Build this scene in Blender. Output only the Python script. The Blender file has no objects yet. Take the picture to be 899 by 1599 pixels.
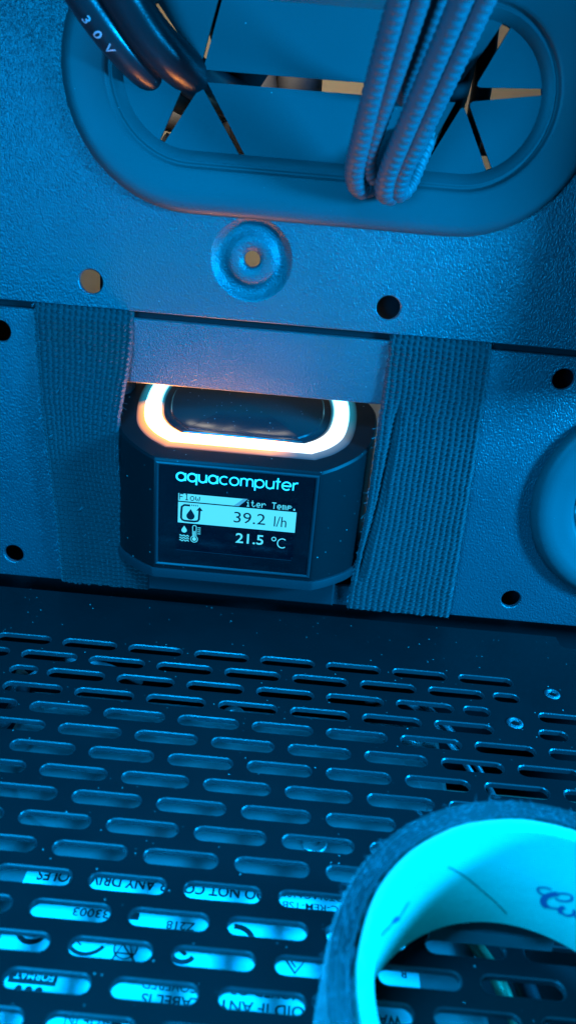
import bpy, math, random
from mathutils import Vector, Matrix, noise
from mathutils.geometry import tessellate_polygon
# one unit is one centimetre; x right, y away from the viewer, z up; shroud top is z = 0
scene = bpy.context.scene
C = scene.collection
R = math.radians
YP = 2.593            # front face of the upright panels

# ------------------------------------------------------------------ camera, world, lamps, exposure
cam_d = bpy.data.cameras.new('camera'); cam = bpy.data.objects.new('camera', cam_d); C.objects.link(cam)
cam.location = (-0.2026, -15.881, 11.6674)
cam.rotation_euler = (R(64.204), R(-4.520), R(2.5577))
cam_d.sensor_fit = 'VERTICAL'; cam_d.sensor_height = 36; cam_d.lens = 36*1250/1599
cam_d.clip_start = 0.1; cam_d.clip_end = 500
cam_d.dof.use_dof = True; cam_d.dof.focus_distance = 19.0; cam_d.dof.aperture_fstop = 0.2
scene.camera = cam

world = bpy.data.worlds.new('World'); scene.world = world; world.use_nodes = True
bg = world.node_tree.nodes['Background']
bg.inputs[0].default_value = (0.004, 0.16, 0.42, 1); bg.inputs[1].default_value = 0.02

def area(name, loc, target, size, power, col, size_y=None, spread=180):
    d = bpy.data.lights.new(name, 'AREA'); d.energy = power; d.color = col
    d.shape = 'RECTANGLE' if size_y else 'DISK'; d.size = size
    if size_y: d.size_y = size_y
    d.spread = R(spread)
    o = bpy.data.objects.new(name, d); C.objects.link(o); o.location = loc
    o.rotation_euler = (Vector(target)-Vector(loc)).to_track_quat('-Z', 'Y').to_euler()
    return o
BLUE = (0.0, 0.37, 1.0)
area('case_fan_light', (24, -9, 12), (-1, 1, 7), 5, 54000, BLUE)       # lit fan at the right, in front
area('top_fan_light', (-4, -12.5, 22), (-2.5, -7, 0), 7, 7000, BLUE, spread=80)         # lit fans in the top of the case, left
area('front_fan_light', (-13, -25, 12), (-3, 2, 11), 12, 16500, BLUE)          # lit fans in the front, left of the viewer
area('room_light', (-3, 5.5, 14), (0, 16, 7), 6, 1100, (1.0, 0.86, 0.66))    # the room behind the open back of the case

vs = scene.view_settings; vs.view_transform = 'Standard'; vs.look = 'None'; vs.exposure = 0; vs.gamma = 1
vs.use_curve_mapping = False
scene.render.engine = 'CYCLES'

# ------------------------------------------------------------------ materials
def mat(name, col, rough=0.5, metal=0.0, spec=0.5, bump=None, dust=None, mottle=None, sheen=0.0, coat=0.0, emit=None):
    m = bpy.data.materials.new(name); m.use_nodes = True
    nt = m.node_tree; N = nt.nodes; L = nt.links; b = N['Principled BSDF']
    b.inputs['Base Color'].default_value = (*col, 1); b.inputs['Roughness'].default_value = rough
    b.inputs['Metallic'].default_value = metal; b.inputs['Specular IOR Level'].default_value = spec
    b.inputs['Sheen Weight'].default_value = sheen; b.inputs['Coat Weight'].default_value = coat
    if emit:
        b.inputs['Emission Color'].default_value = (*emit[0], 1); b.inputs['Emission Strength'].default_value = emit[1]
    tc = N.new('ShaderNodeTexCoord'); colsock = None
    if mottle:                              # (scale, amount): slow change of tone
        n = N.new('ShaderNodeTexNoise'); n.inputs['Scale'].default_value = mottle[0]; n.inputs['Detail'].default_value = 5
        L.new(tc.outputs['Object'], n.inputs['Vector'])
        mx = N.new('ShaderNodeMix'); mx.data_type = 'RGBA'
        a = mottle[1]
        mx.inputs[6].default_value = (*[c*(1-a) for c in col], 1); mx.inputs[7].default_value = (*[min(1, c*(1+a)) for c in col], 1)
        L.new(n.outputs['Fac'], mx.inputs[0]); colsock = mx.outputs[2]
        r = N.new('ShaderNodeMapRange'); r.inputs[3].default_value = max(0.02, rough-0.08); r.inputs[4].default_value = min(1, rough+0.08)
        L.new(n.outputs['Fac'], r.inputs[0]); L.new(r.outputs[0], b.inputs['Roughness'])
    if dust:                                # (cells per cm, share of cells, grain radius): settled dust specks
        v = N.new('ShaderNodeTexVoronoi'); v.inputs['Scale'].default_value = dust[0]
        L.new(tc.outputs['Object'], v.inputs['Vector'])
        near = N.new('ShaderNodeMath'); near.operation = 'LESS_THAN'; near.inputs[1].default_value = dust[2]
        L.new(v.outputs['Distance'], near.inputs[0])
        sep = N.new('ShaderNodeSeparateColor'); L.new(v.outputs['Color'], sep.inputs[0])
        pick = N.new('ShaderNodeMath'); pick.operation = 'LESS_THAN'; pick.inputs[1].default_value = dust[1]
        L.new(sep.outputs[0], pick.inputs[0])
        both = N.new('ShaderNodeMath'); both.operation = 'MULTIPLY'; L.new(near.outputs[0], both.inputs[0]); L.new(pick.outputs[0], both.inputs[1])
        fade = N.new('ShaderNodeMath'); fade.operation = 'MULTIPLY'; L.new(both.outputs[0], fade.inputs[0]); L.new(sep.outputs[1], fade.inputs[1])
        mx = N.new('ShaderNodeMix'); mx.data_type = 'RGBA'; mx.inputs[7].default_value = (0.28, 0.28, 0.27, 1)
        if colsock: L.new(colsock, mx.inputs[6])
        else: mx.inputs[6].default_value = (*col, 1)
        L.new(fade.outputs[0], mx.inputs[0]); colsock = mx.outputs[2]
    if colsock: L.new(colsock, b.inputs['Base Color'])
    if bump:                                # (scale, strength, distance, stretch xyz)
        mp = N.new('ShaderNodeMapping'); L.new(tc.outputs['Object'], mp.inputs['Vector'])
        if len(bump) > 3: mp.inputs['Scale'].default_value = bump[3]
        n = N.new('ShaderNodeTexNoise'); n.inputs['Scale'].default_value = bump[0]; n.inputs['Detail'].default_value = 2.5
        L.new(mp.outputs[0], n.inputs['Vector'])
        bp = N.new('ShaderNodeBump'); bp.inputs['Strength'].default_value = bump[1]; bp.inputs['Distance'].default_value = bump[2]
        L.new(n.outputs['Fac'], bp.inputs['Height']); L.new(bp.outputs[0], b.inputs['Normal'])
    return m

M = {}
M['panel'] = mat('textured black steel', (0.034, 0.038, 0.044), 0.36, spec=0.8, bump=(29, 0.75, 0.038, (1, 1, 0.6)), dust=(3.2, 0.22, 0.06), mottle=(0.5, 0.1))
M['shroud'] = mat('smooth black steel', (0.004, 0.0045, 0.005), 0.5, spec=0.12, bump=(30, 0.12, 0.02), dust=(7, 0.30, 0.10), mottle=(0.8, 0.15))
M['rubber'] = mat('grey black rubber', (0.036, 0.044, 0.045), 0.55, spec=0.4, bump=(40, 0.08, 0.01), dust=(3.5, 0.14, 0.05), mottle=(0.7, 0.12))
M['pvc'] = mat('black cable jacket', (0.014, 0.016, 0.018), 0.28, spec=0.5, bump=(25, 0.12, 0.02), dust=(4, 0.12, 0.06))
M['print'] = mat('pale print', (0.30, 0.33, 0.35), 0.6)
M['sleeve'] = mat('black braided sleeving', (0.04, 0.052, 0.058), 0.55, spec=0.4, bump=(40, 0.3, 0.02))
M['plastic'] = mat('matt black plastic', (0.005, 0.0055, 0.006), 0.40, spec=0.17, bump=(60, 0.08, 0.01), dust=(6, 0.35, 0.10))
M['lip'] = mat('satin black plastic edge', (0.017, 0.018, 0.02), 0.35, spec=0.4, bump=(60, 0.05, 0.01))
M['gloss'] = mat('gloss black lens', (0.012, 0.014, 0.016), 0.16, spec=0.5, dust=(8, 0.55, 0.10))
M['glass'] = mat('black display glass', (0.0025, 0.003, 0.004), 0.12, spec=0.5, dust=(5, 0.08, 0.05))
M['oled'] = mat('display off pixels', (0.001, 0.0015, 0.003), 0.1, spec=0.5)
M['lit'] = mat('lit display pixels', (0.05, 0.06, 0.06), 0.4, emit=((0.10, 0.74, 0.86), 0.9))
M['lit2'] = mat('half lit display pixels', (0.05, 0.06, 0.06), 0.4, emit=((0.08, 0.45, 0.62), 0.6))
M['ink'] = mat('dark display pixels', (0.004, 0.006, 0.008), 0.5, spec=0.2)
M['logo'] = mat('emissive logo print', (0.3, 0.33, 0.33), 0.5, emit=((0.04, 0.68, 0.82), 0.75))  # pale print with some emission of its own
M['strap'] = mat('black loop tape', (0.016, 0.018, 0.0195), 0.85, spec=0.2, sheen=0.25, bump=(40, 0.3, 0.02), mottle=(1.2, 0.12))
M['fuzz'] = mat('loose tape fibres', (0.10, 0.11, 0.12), 0.8, spec=0.2)
M['card'] = mat('brown grey cardboard', (0.40, 0.37, 0.28), 0.75, spec=0.25, bump=(9, 0.15, 0.03), mottle=(1.5, 0.1))
M['card_ink'] = mat('dark blue ink', (0.05, 0.07, 0.16), 0.6)
M['drive'] = mat('brushed drive casing', (0.26, 0.27, 0.27), 0.42, metal=0.7, bump=(30, 0.1, 0.01, (1, 0.1, 1)), mottle=(0.9, 0.12))
M['drive_dark'] = mat('dark drive gasket', (0.03, 0.03, 0.03), 0.5)
M['label'] = mat('white paper label', (0.72, 0.74, 0.72), 0.45, spec=0.4, mottle=(0.9, 0.1))
M['label_ink'] = mat('black label ink', (0.012, 0.012, 0.014), 0.5)
M['brass'] = mat('dull brass', (0.22, 0.16, 0.09), 0.5, metal=0.6)
M['edge'] = mat('worn steel edge', (0.018, 0.02, 0.022), 0.34, spec=0.45, bump=(40, 0.3, 0.02))
M['wall'] = mat('beige wall', (0.50, 0.44, 0.33), 0.9, spec=0.1, mottle=(0.3, 0.08))
M['dark'] = mat('dark chamber steel', (0.008, 0.008, 0.009), 0.7, spec=0.2)
M['black_cable'] = mat('matt black rear cable', (0.006, 0.006, 0.007), 0.7, spec=0.15)
M['pale_cable'] = mat('pale blue grey cable', (0.10, 0.11, 0.12), 0.4)

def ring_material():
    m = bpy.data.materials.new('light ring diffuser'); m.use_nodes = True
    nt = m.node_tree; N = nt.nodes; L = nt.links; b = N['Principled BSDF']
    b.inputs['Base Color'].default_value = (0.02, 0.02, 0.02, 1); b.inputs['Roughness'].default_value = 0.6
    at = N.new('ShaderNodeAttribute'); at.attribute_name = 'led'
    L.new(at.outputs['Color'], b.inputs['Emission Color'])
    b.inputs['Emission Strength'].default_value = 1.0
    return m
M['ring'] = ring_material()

# ------------------------------------------------------------------ mesh helpers
def obj(name, verts, faces, material, parent=None, smooth=False):
    me = bpy.data.meshes.new(name); me.from_pydata([tuple(v) for v in verts], [], faces); me.update()
    if material: me.materials.append(material)
    if smooth:
        me.polygons.foreach_set('use_smooth', [True]*len(me.polygons))
    o = bpy.data.objects.new(name, me); C.objects.link(o)
    if parent: o.parent = parent
    return o
def sharp(o, deg=35):
    o.data.set_sharp_from_angle(angle=R(deg)); return o
def thing(name, label, cat, group=None, loc=(0, 0, 0)):
    o = bpy.data.objects.new(name, None); C.objects.link(o); o.location = loc; o.empty_display_size = 0.3
    o['label'] = label; o['category'] = cat
    if group: o['group'] = group
    return o
def tag(o, label, cat, group=None):
    o['label'] = label; o['category'] = cat
    if group: o['group'] = group
    return o
def struct(o, label=None):
    o['kind'] = 'structure'
    if label: o['label'] = label
    return o

def loop_of(spec, off=0.0, n=14):
    """2D outline of a shape grown by off: ('rect',x0,x1,z0,z1) or ('stad',cx,cz,half straight,radius) or ('poly',pts)"""
    k = spec[0]
    if k == 'rect':
        _, a, b, c, d = spec; return [(a-off, c-off), (b+off, c-off), (b+off, d+off), (a-off, d+off)]
    if k == 'poly': return list(spec[1])
    _, cx, cz, hs, r = spec; r = r+off; out = []
    for i in range(n+1):
        a = -math.pi/2 + math.pi*i/n; out.append((cx+hs+r*math.cos(a), cz+r*math.sin(a)))
    for i in range(n+1):
        a = math.pi/2 + math.pi*i/n; out.append((cx-hs+r*math.cos(a), cz+r*math.sin(a)))
    if hs < 1e-6: out = out[:n]+out[n+1:-1]
    return out
def plate_geo(outer, holes, depth, f3, ch=0.02, n=14, V=None, F=None, outer_wall=True):
    """A flat sheet with holes, chamfered at the holes' rims. f3(u,v,d) -> 3D, d = depth behind the front."""
    V = [] if V is None else V; F = [] if F is None else F
    loops = [loop_of(outer, -ch if outer_wall else 0)]+[loop_of(h, ch, n) for h in holes]
    flat = [p for l in loops for p in l]
    tris = tessellate_polygon([[Vector((p[0], p[1], 0)) for p in l] for l in loops])
    base = len(V)
    V += [f3(p[0], p[1], 0) for p in flat]
    ref = None
    for t in tris:
        a, b, c = (Vector(V[base+i]) for i in t)
        nn = (b-a).cross(c-a)
        if ref is None: ref = Vector(f3(0, 0, 0))-Vector(f3(0, 0, 1))
        F.append(tuple(base+i for i in (t if nn.dot(ref) > 0 else t[::-1])))
    k = 0
    for li, l in enumerate(loops):
        m = len(l)
        if li == 0 and not outer_wall: k += m; continue
        spec = outer if li == 0 else holes[li-1]
        l1 = loop_of(spec, 0, n)
        s = len(V)
        V += [f3(p[0], p[1], ch) for p in l1]; V += [f3(p[0], p[1], depth) for p in l1]
        for i in range(m):
            j = (i+1) % m
            F.append((base+k+i, base+k+j, s+j, s+i)); F.append((s+i, s+j, s+m+j, s+m+i))
        k += m
    return V, F

def tube(path, rad, seg=14, sub=6, wob=None, cap=True):
    """Round tube along a Catmull-Rom path; wob(t_length, angle) scales the radius."""
    P = [Vector(p) for p in path]; pts = []
    ext = [P[0]*2-P[1]]+P+[P[-1]*2-P[-2]]
    for i in range(1, len(ext)-2):
        p0, p1, p2, p3 = ext[i-1:i+3]
        for s in range(sub):
            t = s/sub
            pts.append(0.5*((2*p1)+(p2-p0)*t+(2*p0-5*p1+4*p2-p3)*t*t+(3*p1-p0-3*p2+p3)*t**3))
    pts.append(P[-1])
    V, F = [], []; up = None; length = 0
    for i, p in enumerate(pts):
        d = (pts[min(i+1, len(pts)-1)]-pts[max(i-1, 0)]).normalized()
        if up is None:
            up = Vector((0, 0, 1)) if abs(d.z) < 0.9 else Vector((1, 0, 0))
        up = (up-d*up.dot(d)).normalized(); w = d.cross(up)
        if i: length += (p-pts[i-1]).length
        for k in range(seg):
            a = 2*math.pi*k/seg; r = rad*(wob(length, a) if wob else 1)
            V.append(p+(up*math.cos(a)+w*math.sin(a))*r)
    for i in range(len(pts)-1):
        for k in range(seg):
            k2 = (k+1) % seg
            F.append((i*seg+k, i*seg+k2, (i+1)*seg+k2, (i+1)*seg+k))
    if cap:
        F.append(tuple(range(seg))[::-1]); F.append(tuple((len(pts)-1)*seg+k for k in range(seg)))
    return V, F

def ribbon(pts, w, f3, th=0.006, closed=False, V=None, F=None):
    """A pen stroke of width w along 2D points, laid on a surface by f3(u,v,h)."""
    V = [] if V is None else V; F = [] if F is None else F
    P = [Vector(p) for p in pts]; n = len(P); s = len(V)
    ws = w if isinstance(w, (list, tuple)) else [w]*n
    for i, p in enumerate(P):
        a = P[i-1] if (i or closed) else P[0]; b = P[(i+1) % n] if (i < n-1 or closed) else P[-1]
        d = (b-a)
        d = d.normalized() if d.length > 1e-9 else Vector((1, 0))
        q = Vector((-d.y, d.x))*ws[i]/2
        for e in (p+q, p-q): V.append(f3(e.x, e.y, th))
    m = n if closed else n-1
    for i in range(m):
        j = (i+1) % n; F.append((s+2*i, s+2*j, s+2*j+1, s+2*i+1))
    return V, F
def arc(cx, cy, r, a0, a1, n=14, ry=None):
    ry = r if ry is None else ry
    return [(cx+r*math.cos(R(a0+(a1-a0)*i/n)), cy+ry*math.sin(R(a0+(a1-a0)*i/n))) for i in range(n+1)]

def text_mesh(s, width=None, height=None, bold=0.0):
    """Default-font text as 2D tris, lower left at 0,0, scaled to width and cap height."""
    cu = bpy.data.curves.new('t', 'FONT'); cu.body = s; cu.size = 1; cu.offset = bold; cu.resolution_u = 3
    o = bpy.data.objects.new('t', cu); C.objects.link(o)
    dg = bpy.context.evaluated_depsgraph_get(); me = bpy.data.meshes.new_from_object(o.evaluated_get(dg))
    V = [(v.co.x, v.co.y) for v in me.vertices]; F = [tuple(p.vertices) for p in me.polygons]
    bpy.data.objects.remove(o); bpy.data.curves.remove(cu); bpy.data.meshes.remove(me)
    x0 = min(v[0] for v in V); x1 = max(v[0] for v in V); y0 = min(v[1] for v in V); y1 = max(v[1] for v in V)
    sx = width/(x1-x0) if width else None; sy = height/(y1-y0) if height else None
    if sx is None: sx = sy
    if sy is None: sy = sx
    return [((v[0]-x0)*sx, (v[1]-y0)*sy) for v in V], F

# ------------------------------------------------------------------ the setting: shroud, two upright panels, wall behind
HP, RP = 0.8, 0.596           # half slot pitch, row pitch
SR, SH = 0.152, 0.645         # slot end radius, slot half length
def fs(u, v, d): return (u, v, -d)
V, F = [], []
XL, XR = -11.2, 11.2
rows = 18
slot = lambda x, y, h=SH: ('stad', x, y, h-SR, SR)
for r in range(1, rows+1):
    y = -(r-1)*RP; odd = r % 2 == 1
    cs = [c for c in range(-6, 23) if (c % 2 == 0) == odd]
    lastc = {1: 14, 2: 13, 3: 12, 4: 13}.get(r, 99)
    first = True; xr = None
    for c in cs:
        if c > lastc: break
        x = (c-8)*HP; x0, x1 = x-HP, x+HP
        if x1 <= XL or x0 >= XR: continue
        x0 = max(x0, XL); x1 = min(x1, XR)
        if r == 3 and c == 0: hs = [slot(-6.0, y, 0.31)]
        elif x-SH-0.05 < x0 or x+SH+0.05 > x1: hs = []
        else: hs = [slot(x, y)]
        plate_geo(('rect', x0, x1, y-RP/2, y+RP/2), hs, 0.12, fs, 0.022, 8, V, F, False)
        if first and x0 > XL: plate_geo(('rect', XL, x0, y-RP/2, y+RP/2), [], 0.12, fs, 0.02, 8, V, F, False)
        first = False; xr = x1
    if lastc == 99 and xr < XR-1e-6: plate_geo(('rect', xr, XR, y-RP/2, y+RP/2), [], 0.12, fs, 0.02, 8, V, F, False)
h = RP/2
stair = [(5.6, h), (5.6, -h), (4.8, -h), (4.8, -3*h), (4.0, -3*h), (4.0, -5*h), (4.8, -5*h), (4.8, -7*h), (XR, -7*h), (XR, h)]
plate_geo(('poly', stair), [slot(5.18, -RP, 0.30), slot(4.39, -2*RP, 0.30), slot(5.99, -3*RP, 0.32), slot(6.45, -2*RP), slot(8.05, -2*RP), slot(7.2, -3*RP), slot(8.8, -3*RP),
          ('stad', 6.33, -0.30, 0, 0.10), ('stad', 5.19, -1.49, 0, 0.10)], 0.12, fs, 0.022, 8, V, F, False)
back = [(XL, h), (XR, h), (XR, 1.70), (7.2, 1.70), (7.08, 1.8), (7.05, 2.2), (XL, 2.2)]
plate_geo(('poly', back), [], 0.12, fs, 0.02, 8, V, F, False)
yf = -(rows-0.5)*RP
plate_geo(('rect', XL, XR, yf-4, yf), [], 0.12, fs, 0.02, 8, V, F, False)
s = len(V)                                                    # the folded back edge
V += [(XL, 2.2, 0), (7.05, 2.2, 0), (7.05, 2.2, -0.12), (XL, 2.2, -0.12)]; F.append((s, s+1, s+2, s+3))
shroud = struct(obj('shroud', V, F, M['shroud']), 'black steel shroud with rows of long rounded slots')
shroud.data.materials.append(M['edge'])                       # the slots' punched rims are smoother than the faces
for p in shroud.data.polygons:
    if abs(p.normal.z) < 0.95: p.material_index = 1
for (x, y) in ((6.33, -0.30), (5.19, -1.49)):                  # drawn collars of the two screw holes
    prof = [(0.19, 0.004), (0.17, 0.03), (0.14, 0.05), (0.11, 0.035), (0.10, -0.15)]
    V, F = [], []
    for (r, z) in prof:
        for i in range(20): V.append((x+r*math.cos(i*math.pi/10), y+r*math.sin(i*math.pi/10), z))
    for a in range(len(prof)-1):
        for i in range(20): F.append((a*20+i, a*20+(i+1) % 20, a*20+20+(i+1) % 20, a*20+20+i))
    obj('screw_collar', V, F, M['panel'], shroud, True)

def fp(u, v, d): return (u, YP+d, v)
GX, GZ = -0.2, 12.43
V, F = plate_geo(('rect', -12, 20, 7.53, 18), [('stad', -5.246, 8.114, 0, 0.27), ('stad', 1.538, 8.119, 0, 0.27), ('stad', -1.62, 8.90, 0, 0.90),
                 ('stad', GX, GZ, 2.85, 2.2)], 0.12, fp, 0.025, 20)
upper = struct(obj('upper_panel', V, F, M['panel']), 'textured black steel panel above the seam')
V, F = plate_geo(('rect', -12, 20, 0.13, 7.37), [('rect', -4.72, 1.76, 0.72, 5.83), ('stad', 5.809, 6.833, 0, 0.255), ('stad', -7.518, 0.80, 0, 0.255), ('stad', 5.786, 0.793, 0, 0.255),
                 ('stad', -7.431, 6.792, 0, 0.255), ('stad', 8.42+0.6, 3.87, 0.6, 2.3)], 0.12, fp, 0.025, 20)
lower = struct(obj('lower_panel', V, F, M['panel']), 'textured black steel panel below the seam')
# stamped dimple round the small screw hole
prof = [(0.925, 0.0), (0.90, 0.006), (0.87, 0.03), (0.77, 0.115), (0.74, 0.125), (0.63, 0.125), (0.60, 0.115), (0.50, 0.04), (0.47, 0.03), (0.30, 0.03), (0.26, 0.045), (0.21, 0.07), (0.185, 0.09), (0.18, 0.30)]
V, F = [], []
for (r, d) in prof:
    for i in range(56):
        a = 2*math.pi*i/56; V.append((-1.62+r*math.cos(a), YP-0.001+d, 8.90+r*math.sin(a)))
for a in range(len(prof)-1):
    for i in range(56): F.append((a*56+i, a*56+(i+1) % 56, a*56+56+(i+1) % 56, a*56+56+i))
obj('stamped_dimple', V, F, M['panel'], upper, True)

V, F = plate_geo(('rect', -0.5, YP-0.01, 7.2, 18), [('stad', 1.3, 15.5, 0, 0.3)], 0.12, lambda u, v, d: (8.8+d, u, v), 0.02, 12)  # unseen plate added only to shade the right of the upper panel
struct(obj('added_shade_plate', V, F, M['panel']), 'added steel plate, out of view at the right, that shades the upper panel')
wall = obj('background_wall', [(-60, YP+14, -40), (60, YP+14, -40), (60, YP+14, 50), (-60, YP+14, 50)], [(0, 1, 2, 3)], M['wall'])
struct(wall, 'plain beige wall seen through the holes')
V = [(-14, -16, -7), (14, -16, -7), (14, 2.6, -7), (-14, 2.6, -7)]
struct(obj('chamber_floor', V, [(0, 1, 2, 3)], M['dark']), 'dark floor of the chamber under the shroud')
for nm, x in (('chamber_wall_left', -12.5), ('chamber_wall_right', 12.5)):
    struct(obj(nm, [(x, -16, -7), (x, 2.6, -7), (x, 2.6, -0.13), (x, -16, -0.13)], [(0, 1, 2, 3)], M['dark']), 'dark side of the chamber under the shroud')

# ------------------------------------------------------------------ rubber grommets
def stad_pt(cx, cz, hs, r, n=22):
    out = []
    for i in range(n+1): a = -math.pi/2+math.pi*i/n; out.append((cx+hs+r*math.cos(a), cz+r*math.sin(a)))
    for i in range(9): out.append((cx+hs-2*hs*(i+1)/10, cz+r))
    for i in range(n+1): a = math.pi/2+math.pi*i/n; out.append((cx-hs+r*math.cos(a), cz+r*math.sin(a)))
    for i in range(9): out.append((cx-hs+2*hs*(i+1)/10, cz-r))
    return out
def grommet_rim(cx, cz, hs, prof, parent, name='rim'):
    V, F = [], []; n = None
    for (r, d) in prof:
        l = stad_pt(cx, cz, hs, r); n = len(l); V += [(p[0], YP-d, p[1]) for p in l]
    for a in range(len(prof)-1):
        for i in range(n): F.append((a*n+i, a*n+(i+1) % n, a*n+n+(i+1) % n, a*n+n+i))
    return obj(name, V, F, M['rubber'], parent, True)
PROF = [(2.64, 0.0), (2.66, 0.05), (2.65, 0.12), (2.60, 0.19), (2.52, 0.235), (2.40, 0.25), (2.1, 0.235), (1.82, 0.20), (1.76, 0.19), (1.73, 0.16), (1.71, 0.12), (1.68, 0.105), (1.655, 0.115), (1.63, 0.13), (1.60, 0.12), (1.58, 0.10), (1.40, 0.10), (1.395, -0.02)]
g = thing('cable_grommet', 'wide oval rubber grommet with star slits at the top of the panel', 'grommet', loc=(0, 0, 0))
grommet_rim(GX, GZ, 2.85, PROF, g)
LS, RS = Vector((-2.88, 12.43)), Vector((2.47, 12.46))
def on_edge(S, d, off, hs=2.85, r=1.402):
    """where the line from S (shifted sideways by off) along d leaves the membrane opening"""
    d = d.normalized(); nrm = Vector((-d.y, d.x)); p = S+nrm*off; lo, hi = 0.0, 9.0
    def inside(q):
        x = abs(q.x-GX); z = q.y-GZ
        return math.hypot(max(0, x-hs), z) < r
    for _ in range(40):
        m = (lo+hi)/2
        if inside(p+d*m): lo = m
        else: hi = m
    return p+d*lo
def bound_between(a, b, ccw=True, n=16):
    """points on the opening's outline from a to b, counter-clockwise"""
    l = [Vector(p) for p in stad_pt(GX, GZ, 2.85, 1.402, 40)]
    ia = min(range(len(l)), key=lambda i: (l[i]-a).length); ib = min(range(len(l)), key=lambda i: (l[i]-b).length)
    seq = []; i = ia
    while i != ib: i = (i+1) % len(l); seq.append(l[i])
    seq = seq[:-1] if len(seq) > 1 else seq
    seq = [a]+[q for q in seq if (q-a).length > 0.05 and (q-b).length > 0.05]+[b]
    out = []; L = [0]
    for k in range(1, len(seq)): L.append(L[-1]+(seq[k]-seq[k-1]).length)
    for k in range(n+1):
        t = L[-1]*k/n; j = max(0, min(len(seq)-2, sum(1 for x in L if x <= t)-1))
        f = (t-L[j])/max(1e-9, L[j+1]-L[j]); out.append(seq[j].lerp(seq[j+1], min(1, f)))
    return out
def meet(p, d, q, e):
    den = d.x*e.y-d.y*e.x
    if abs(den) < 1e-6: return (p+q)/2
    t = ((q.x-p.x)*e.y-(q.y-p.y)*e.x)/den; return p+d*t
def flap(S0, d0, w0, S1, d1, w1, push, name='flap'):
    """flap counter-clockwise from slit (S0,d0) to slit (S1,d1); w = (gap at the star, gap at the outer end)"""
    a = on_edge(S0, d0, w0[1]); b = on_edge(S1, d1, -w1[1])
    n0 = Vector((-d0.y, d0.x)).normalized(); n1 = Vector((d1.y, -d1.x)).normalized()
    if S0 == S1:
        p0, p1 = S0+n0*w0[0], S1+n1*w1[0]
        T = meet(p0, a-p0, p1, b-p1); cap = (a+b)/2-S0
        if (T-S0).dot(cap) < 0: T = S0+cap.normalized()*0.15
        T0 = T1 = T
    else:
        hd = (S1-S0).normalized(); sgn = 1 if push[1] > 0 else -1; hz = Vector((0, 1))*sgn
        T0 = meet(S0+n0*w0[0], a-(S0+n0*w0[0]), S0+hz*push[2], hd); T1 = meet(S1+n1*w1[0], b-(S1+n1*w1[0]), S1+hz*push[2], hd)
    B = bound_between(a, b); n = len(B)-1; rows_ = 8; V = []; F = []
    if S0 == S1:                      # round the tip off a little
        T0 = T+(a-T).normalized()*0.10; T1 = T+(b-T).normalized()*0.10
    p = push[0]
    for side, dd in ((0, 0.0), (1, 0.10)):
        for j in range(rows_+1):
            t = j/rows_
            for k in range(n+1):
                q = T0.lerp(T1, k/n)*(1-t)+B[k]*t
                if S0 == S1 and j == 0: q = q+(T-q)*0.35*math.sin(math.pi*k/n)
                V.append((q.x, YP-0.092+dd+p*(1-t)**1.5, q.y))
    W = n+1; H = (rows_+1)*W
    for j in range(rows_):
        for k in range(n):
            i = j*W+k
            F.append((i, i+1, i+W+1, i+W)); F.append((H+i, H+i+W, H+i+W+1, H+i+1))
    for k in range(n): F.append((k, H+k, H+k+1, k+1))
    for j in range(rows_):
        i = j*W; F.append((i, i+W, H+i+W, H+i)); i = j*W+n; F.append((i, H+i, H+i+W, i+W))
    o = obj(name, V, F, M['rubber'], g, True); sharp(o, 40); return o
Lr, Lur, Lul, Ll, Ldl, Ldr = (Vector(v) for v in ((1, 0), (0.36, 1.34), (-0.96, 1.24), (-1, 0.0), (-0.79, -1.35), (1.0, -1.5)))
Rr, Rur, Rul, Rl, Rdl, Rdr = (Vector(v) for v in ((1.43, 0.19), (0.62, 1.35), (-0.97, 1.25), (-1, 0), (-0.76, -1.64), (0.76, -1.29)))
wLh = 0.12
flap(LS, Lur, (0.035, 0.035), LS, Lul, (0.10, 0.05), (0.04, 0))
flap(LS, Lul, (0.14, 0.05), LS, Ll, (0.10, 0.05), (0.9, 0))
flap(LS, Ll, (0.05, 0.03), LS, Ldl, (0.20, 0.06), (-0.05, 0))
flap(LS, Ldl, (0.12, 0.05), LS, Ldr, (0.07, 0.05), (0.02, 0))
flap(LS, Ldr, (0.07, 0.05), RS, Rdl, (0.08, 0.04), (0.03, -1, 0.11))
flap(RS, Rul, (0.08, 0.04), LS, Lur, (0.035, 0.035), (0.0, 1, 0.11)) if False else None
flap(RS, Rdl, (0.08, 0.04), RS, Rdr, (0.05, 0.06), (0.0, 0))
flap(RS, Rdr, (0.06, 0.06), RS, Rr, (0.10, 0.06), (0.02, 0))
flap(RS, Rr, (0.17, 0.06), RS, Rur, (0.10, 0.12), (-0.04, 0))
flap(RS, Rur, (0.16, 0.06), RS, Rul, (0.10, 0.05), (0.35, 0))
flap(RS, Rul, (0.08, 0.04), LS, Lur, (0.035, 0.035), (0.02, 1, 0.11))

g2 = thing('round_grommet', 'round rubber grommet cut off by the right edge of the picture', 'grommet')
PROF2 = [(2.77, 0.0), (2.79, 0.06), (2.77, 0.14), (2.70, 0.24), (2.58, 0.30), (2.42, 0.31), (2.25, 0.27), (2.0, 0.20), (1.80, 0.16), (1.74, 0.13), (1.70, 0.06), (1.68, -0.15), (1.66, -0.5)]
grommet_rim(8.47+0.6, 3.87, 0.6, PROF2, g2)
V, F = [], []                                           # torn inner skirt of the round grommet
for i in range(30):
    a = R(120+i*4.2); rr = 1.69; r2 = 1.38-0.12*math.sin(i*1.3)-0.1*math.sin(i*0.5)
    for (r, d) in ((rr, -0.22), (r2, -0.42), (r2, -0.5), (rr, -0.3)): V.append((8.47+r*math.cos(a), YP-d, 3.87+r*math.sin(a)))
for i in range(29):
    for k in range(4): F.append((i*4+k, i*4+(k+1) % 4, i*4+4+(k+1) % 4, i*4+4+k))
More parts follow.
